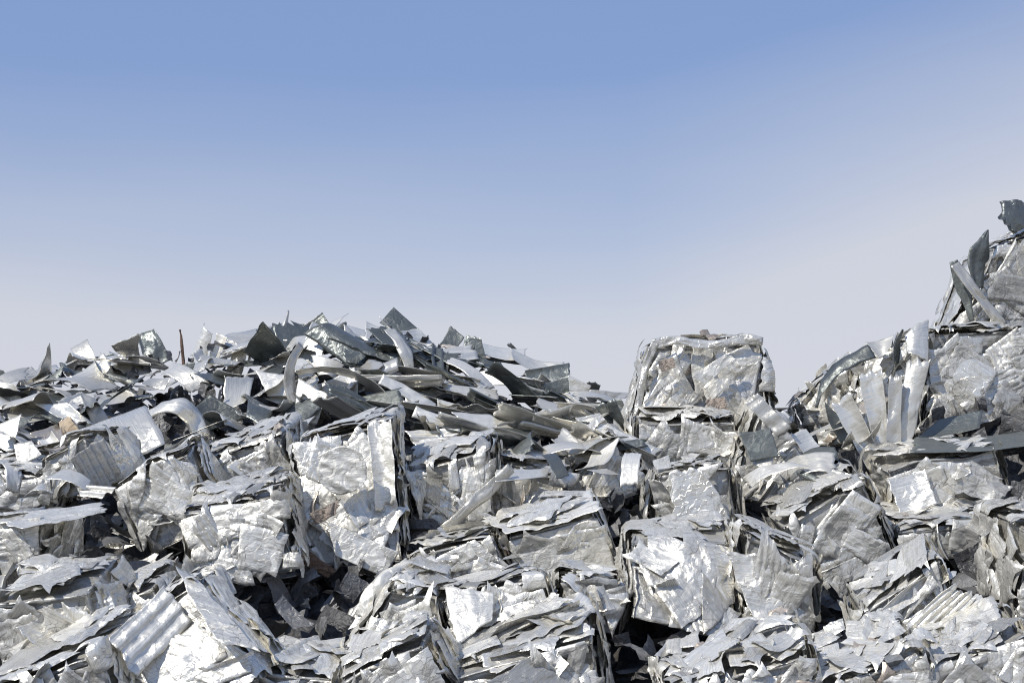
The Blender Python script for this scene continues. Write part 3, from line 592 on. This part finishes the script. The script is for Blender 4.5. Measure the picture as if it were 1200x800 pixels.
sheet('metal_sheet', [(872,472,.05),(888,460,.05),(928,502),(912,512)], 10.2, 'leaf shaped grey sheet below and right of the lone square bale', tone=.4, cr=.006, pleat=.01, plf=3, axis=0, jag=.04); lm('leaf shaped grey sheet', 900, 486)
sheet('metal_sheet', [(866,507,.05),(903,502,.05),(913,535),(880,541)], 10.1, 'dark grey upright plate below the leaf shaped grey sheet', M_DARK, tone=1); lm('dark grey upright plate', 890, 520)
sheet('metal_sheet', [(926,508,.05),(944,502,.1),(980,546),(960,558)], 10.2, 'pale slanting sheet right of the dark grey upright plate', tone=.9, bulge=.1)
# --- big plates that belong to single bales
plate('I', [(128,746,.02),(195,682,.30),(224,728,.26),(161,792,0)], 7.53, tone=1, cr=.006, bulge=.03, pleat=.012, plf=3, axis=0, label='large white corrugated plate')
plate('I', [(206,664,.42),(226,672,.42),(306,764,-.12),(254,752,-.08)], 7.55, tone=.75, cr=.012, crs=.3, pleat=.010, plf=4, jag=.02)
plate('J', [(18,736),(72,702,.3),(100,748,.2),(62,774)], 7.9, tone=.95, bulge=.06)
plate('J', [(75,700,.2),(123,686,.25),(136,711,.1),(97,725,.05)], 8.0, tone=.95, pleat=.015, plf=3)
plate('H', [(-20,606,.1),(118,588,.3),(124,600,.1),(24,620,-.1)], 8.85, tone=.85, name='lid_plate')
plate('H2', [(110,670,.1),(184,646,.2),(182,670,.1),(124,684,-.1)], 9.3, tone=.3, bulge=.06)  # low tone paints the hollow's shade onto this plate
plate('G', [(383,610,.02),(468,647,.02),(450,676),(393,651)], 9.33, tone=.9, cr=.002, jag=.01)
plate('G', [(362,602),(398,585),(394,603),(368,616)], 9.36, name='brown_film', mat=M_BROWN, jag=.1, cr=.01, crs=.05, label='patch of crumpled brown film')
plate('G', [(358,642),(394,668),(384,677),(354,660)], 9.34, name='rusty_plate', mat=M_RUST, jag=.05, cr=.01, crs=.06, label='small rusty brown plate')
def disc(key, px, py, d, rad):
    mb = MB(); c = at(px, py, d)
    a, b = np.meshgrid(np.linspace(-1, 1, 34), np.linspace(-1, 1, 34), indexing='ij')
    wob = 1 + 0.05 * tri(a * 1.5 + 4, b * 1.5, 9)
    X = rad * a * np.sqrt(1 - b * b / 2) * wob; Z = rad * b * np.sqrt(1 - a * a / 2) * .96 * wob
    dep = -0.03 * Z - 0.006 * crumple(X + 3, Z, 0.08, 5, .3)
    mb.grid(np.stack([c[0] + X, c[1] + dep, c[2] + Z], -1), np.stack([X, Z], -1), (.95, .9, .9))
    tag(mb.build('pressed_disc', M_PRESS, parent=B[key][0], thick=.004), 'round flattened disc')
disc('G', 401, 551, 9.42, .165)
plate('G', [(430,496,.1),(458,492,.1),(464,590,0),(440,596,0)], 9.5, tone=.95, bulge=.2, cr=.01, crs=.08)
plate('E', [(562,606,.45),(690,574,.45),(704,596,-.02),(592,624,-.02)], 9.2, tone=1, name='ledge', cr=.010, crs=.09, bulge=.04)
plate('E', [(596,634),(700,606),(722,664),(606,688)], 9.22, tone=.6, name='front_sheet', cr=.007, crs=.1, jag=.01)  # front toned below the ledge, holding part of its shade in the colour
plate('M', [(521,688,.1),(577,694,.1),(577,726,0),(534,756,-.1)], 8.1, tone=1, bulge=-.05, cr=.005)
plate('X3', [(534,644),(550,634),(561,654),(542,661)], 8.98, tone=1)
ribbon('rolled_strip', [(598,548,.2),(575,572,.1),(548,596),(520,620)], 9.65, .09, None, tw0=.4, tw1=.6, tone=.5, cup=.3, parent=B['S'][0])
ribbon('rolled_strip', [(424,722),(430,702),(446,682),(482,658,.2)], 8.6, .09, None, tw0=.3, tw1=.6, tone=.8, cup=.3, parent=B['X4'][0])
plate('Y', [(331,709),(362,699),(366,726),(337,740)], 9.4, tone=.6)
plate('R2', [(562,768,.1),(650,738,.2),(650,756,.1),(580,790,-.05)], 7.6, tone=.8, bulge=.12, axis=1)
plate('R2', [(570,800),(620,770,.1),(672,800,.1),(640,840)], 7.45, tone=.2)
plate('N', [(784,556,.05),(820,546,.05),(858,610),(790,624)], 9.56, tone=.8, cr=.010, crs=.2, jag=.07)
plate('L', [(852,652,.1),(900,650,.1),(936,760),(892,740)], 8.42, tone=.8, cr=.01, jag=.08, bulge=.06, axis=1)
plate('O', [(1012,742),(1060,690,.1),(1108,660,.2),(1122,672,.2)], 8.0, tone=.95, bulge=.1)
plate('O', [(1022,772),(1118,684,.1),(1146,700,.1),(1060,800)], 7.9, tone=.95, bulge=.1, pleat=.01, plf=5, axis=0)
plate('D', [(1040,560,.1),(1084,548,.1),(1098,590),(1056,606)], 9.85, tone=.9, bulge=.08)
plate('T', [(84,536,0),(122,512,.3),(146,560,.35),(110,584,.1)], 9.85, tone=.25, pleat=.018, plf=5, axis=1, cr=.002, name='ribbed_side', label='shaded ribbed side plate')  # side turned from the sun, its shade put into the dark tone
plate('A', [(812,440),(851,414,.02),(862,420,.02),(824,453)], 11.05, tone=.9)
plate('A', [(770,424),(789,418),(792,430),(776,436)], 11.08, name='brown_film', mat=M_BROWN, cr=.006, crs=.05)
plate('A', [(826,468),(850,465),(853,480),(830,483)], 11.05, name='brown_film', mat=M_BROWN, cr=.006, crs=.05)
ribbon('rolled_strip', [(765,404),(792,397),(815,403),(846,404),(870,396),(894,400)], 11.14, .07, None, tw0=.1, tw1=.3, tone=.85, cup=.15, parent=B['A'][0])
ribbon('rolled_strip', [(768,402),(758,424),(752,452),(745,494)], 11.14, .06, None, tw0=.1, tw1=.2, tone=.75, cup=.15, parent=B['A'][0])

# --- the many ordinary sheets, each its own piece, laid over the lie of the pile
for ph, q in {'lone square bale': (830, 440), 'round pressed disc': (400, 550), 'square grey fronted bale': (655, 650), 'ribbed bale': (95, 550),
              'peaked bale': (810, 575), 'shiny dented bale': (1115, 570), 'striped diagonal bale': (1085, 735), 'big rounded bale': (800, 690),
              'cracked mosaic bale': (280, 630), 'white corrugated plate': (175, 735), 'bright wrinkled bale': (195, 590)}.items(): LM[ph] = q
used = set(o['label'] for o in COL.objects if 'label' in o)
def where(px, py, desc):
    c = sorted(LM.items(), key=lambda k: (k[1][0] - px) ** 2 + (k[1][1] - py) ** 2)[:10]
    cand = []
    for ph, (x, y) in c:
        dx, dy = px - x, py - y; ds = math.hypot(dx, dy)
        if abs(dx) > 2 * abs(dy): w = 'right of' if dx > 0 else 'left of'
        elif abs(dy) > 2 * abs(dx): w = 'below' if dy > 0 else 'above'
        else: w = ('below ' if dy > 0 else 'above ') + ('and right of' if dx > 0 else 'and left of')
        far = 'just ' if ds < 28 else ('' if ds < 60 else 'well ')
        cand.append('%s %s%s the %s' % (desc, far, w, ph))
    (p1, a1), (p2, a2) = c[0], c[1]
    cand = [x for x in cand if len(x.split()) <= 16]
    for x in cand[:3]:
        if x not in used: used.add(x); return x
    for i, j in ((0, 1), (0, 2), (1, 2), (0, 3), (1, 3)):
        x = '%s among those between the %s and the %s' % (desc, c[i][0], c[j][0])
        if len(x.split()) <= 15 and x not in used: used.add(x); return x
    for x in cand[3:]:
        if x not in used: used.add(x); return x
    cand.sort(key=lambda q: len(q.split())); x = cand[0]; k = 0
    while x in used:
        x = '%s, %s nearest' % (cand[0], ('second', 'third', 'fourth', 'fifth', 'sixth', 'seventh', 'eighth', 'ninth')[k]); k += 1
    if len(x.split()) > 16: x = ' '.join(w for w in x.split() if w not in ('medium', 'well', 'just', 'small', 'large'))
    used.add(x); return x
def scatter(N, region, size, asp, lean, group, seed, dirn=None, dark=0.2, off=0.06, over=None, jl=.35):
    r = np.random.RandomState(seed)
    for i in range(N):
        px, py = region(r)
        d = depth(px, py)
        c = at(px, py, d - r.uniform(-0.05, off))
        x, y = c[0], c[1]; e = 0.3
        g = np.array([-(pile_z(x + e, y) - pile_z(x - e, y)) / (2 * e), -(pile_z(x, y + e) - pile_z(x, y - e)) / (2 * e), 1.0]); g[:2] = np.clip(g[:2], -1, 1)
        nrm = g / np.linalg.norm(g) + r.normal(size=3) * lean; nrm /= np.linalg.norm(nrm)
        if over is not None and py > top(px) + 22 and r.rand() < .75: nrm = np.array(over) + r.normal(size=3) * lean; nrm /= np.linalg.norm(nrm)
        if dirn is None or r.rand() < .2: u = r.normal(size=3)
        else: u = np.array([1, r.normal() * .35, dirn + r.normal() * .22])
        u = u - nrm * u.dot(nrm); u /= np.linalg.norm(u); v = np.cross(nrm, u)
        L = size * r.uniform(.55, 1.35); W = L / (asp * r.uniform(.6, 1.5))
        j = lambda: r.uniform(jl, 1.15)
        C = [c - u * L / 2 * j() + v * W / 2 * j(), c + u * L / 2 * j() + v * W / 2 * j(), c + u * L / 2 * j() - v * W / 2 * j(), c - u * L / 2 * j() - v * W / 2 * j()]
        form = r.choice(['flat', 'curved', 'rolled', 'creased', 'channel', 'twisted'], p=[.2, .3, .12, .2, .08, .1] if over is None else [.14, .20, .10, .20, .28, .08])
        kw = dict(cr=r.uniform(.003, .012), crs=.22, jag=r.uniform(.02, .07))
        nm = 'metal_sheet'
        if form == 'curved': kw.update(bulge=r.choice([-1, 1]) * r.uniform(.08, .2), axis=0); nm = 'curved_sheet'
        if form == 'rolled': kw.update(bulge=r.choice([-1, 1]) * r.uniform(.2, .35), axis=1); nm = 'rolled_sheet'
        if form == 'creased': kw.update(cr=r.uniform(.015, .03), crs=.16); nm = 'creased_sheet'
        if form == 'channel': kw.update(pleat=min(W * .15, .03), plf=1.5 + r.rand(), axis=0); nm = 'channel_sheet'
        if form == 'twisted': C[1] = C[1] + nrm * L * .16; C[3] = C[3] + nrm * L * .16; kw.update(bulge=.1); nm = 'twisted_sheet'
        dk = r.rand() < dark
        mb = MB()
        quad_sheet(mb, C, 22, 14, (r.uniform(.45, 1), r.rand(), r.rand()), seed=seed * 100 + i, **kw)
        o = mb.build(nm, M_DARK if dk else M_SHEET, thick=.003)
        sz = 'small' if L < size * .8 else ('large' if L > size * 1.15 else 'medium')
        sh = 'long ' if L / W > asp * 1.15 and L / W > 1.8 else ''
        desc = '%s %s%s%s sheet' % (sz, 'dull ' if dk else '', sh, form)
        tag(o, where(px, py, desc), 'metal sheet', group)
bot = lambda px: float(np.interp(px, [-80, 0, 100, 160, 300, 430, 480, 540, 620, 745], [545, 540, 515, 520, 500, 486, 512, 525, 535, 520]))
def reg_heap(x0, x1):
    def f(r):
        px = r.uniform(x0, x1); t = top(px)
        return px, (r.uniform(t - 1, t + 20) if r.rand() < .3 else r.uniform(t + 8, bot(px)))
    return f
scatter(100, reg_heap(-50, 430), .66, 2.5, .34, 'loose sheets on the pile', 21, dark=.26)
scatter(95, reg_heap(400, 735), .64, 3.2, .17, 'loose sheets on the pile', 22, dirn=-.34, dark=.42, over=(.30, .34, 1.0), off=.25, jl=.7)  # extra dark sheets here colour in the shade of unlit undersides
scatter(16, lambda r: (r.uniform(880, 1060), r.uniform(470, 570)), .40, 2.2, .4, 'loose sheets on the pile', 23, off=.2)
scatter(8, lambda r: (r.uniform(600, 745), r.uniform(515, 570)), .42, 2.0, .25, 'loose sheets on the pile', 24, off=.15)
scatter(3, lambda r: (r.uniform(-10, 130), r.uniform(540, 600)), .35, 1.8, .3, 'loose sheets on the pile', 25, off=.15)
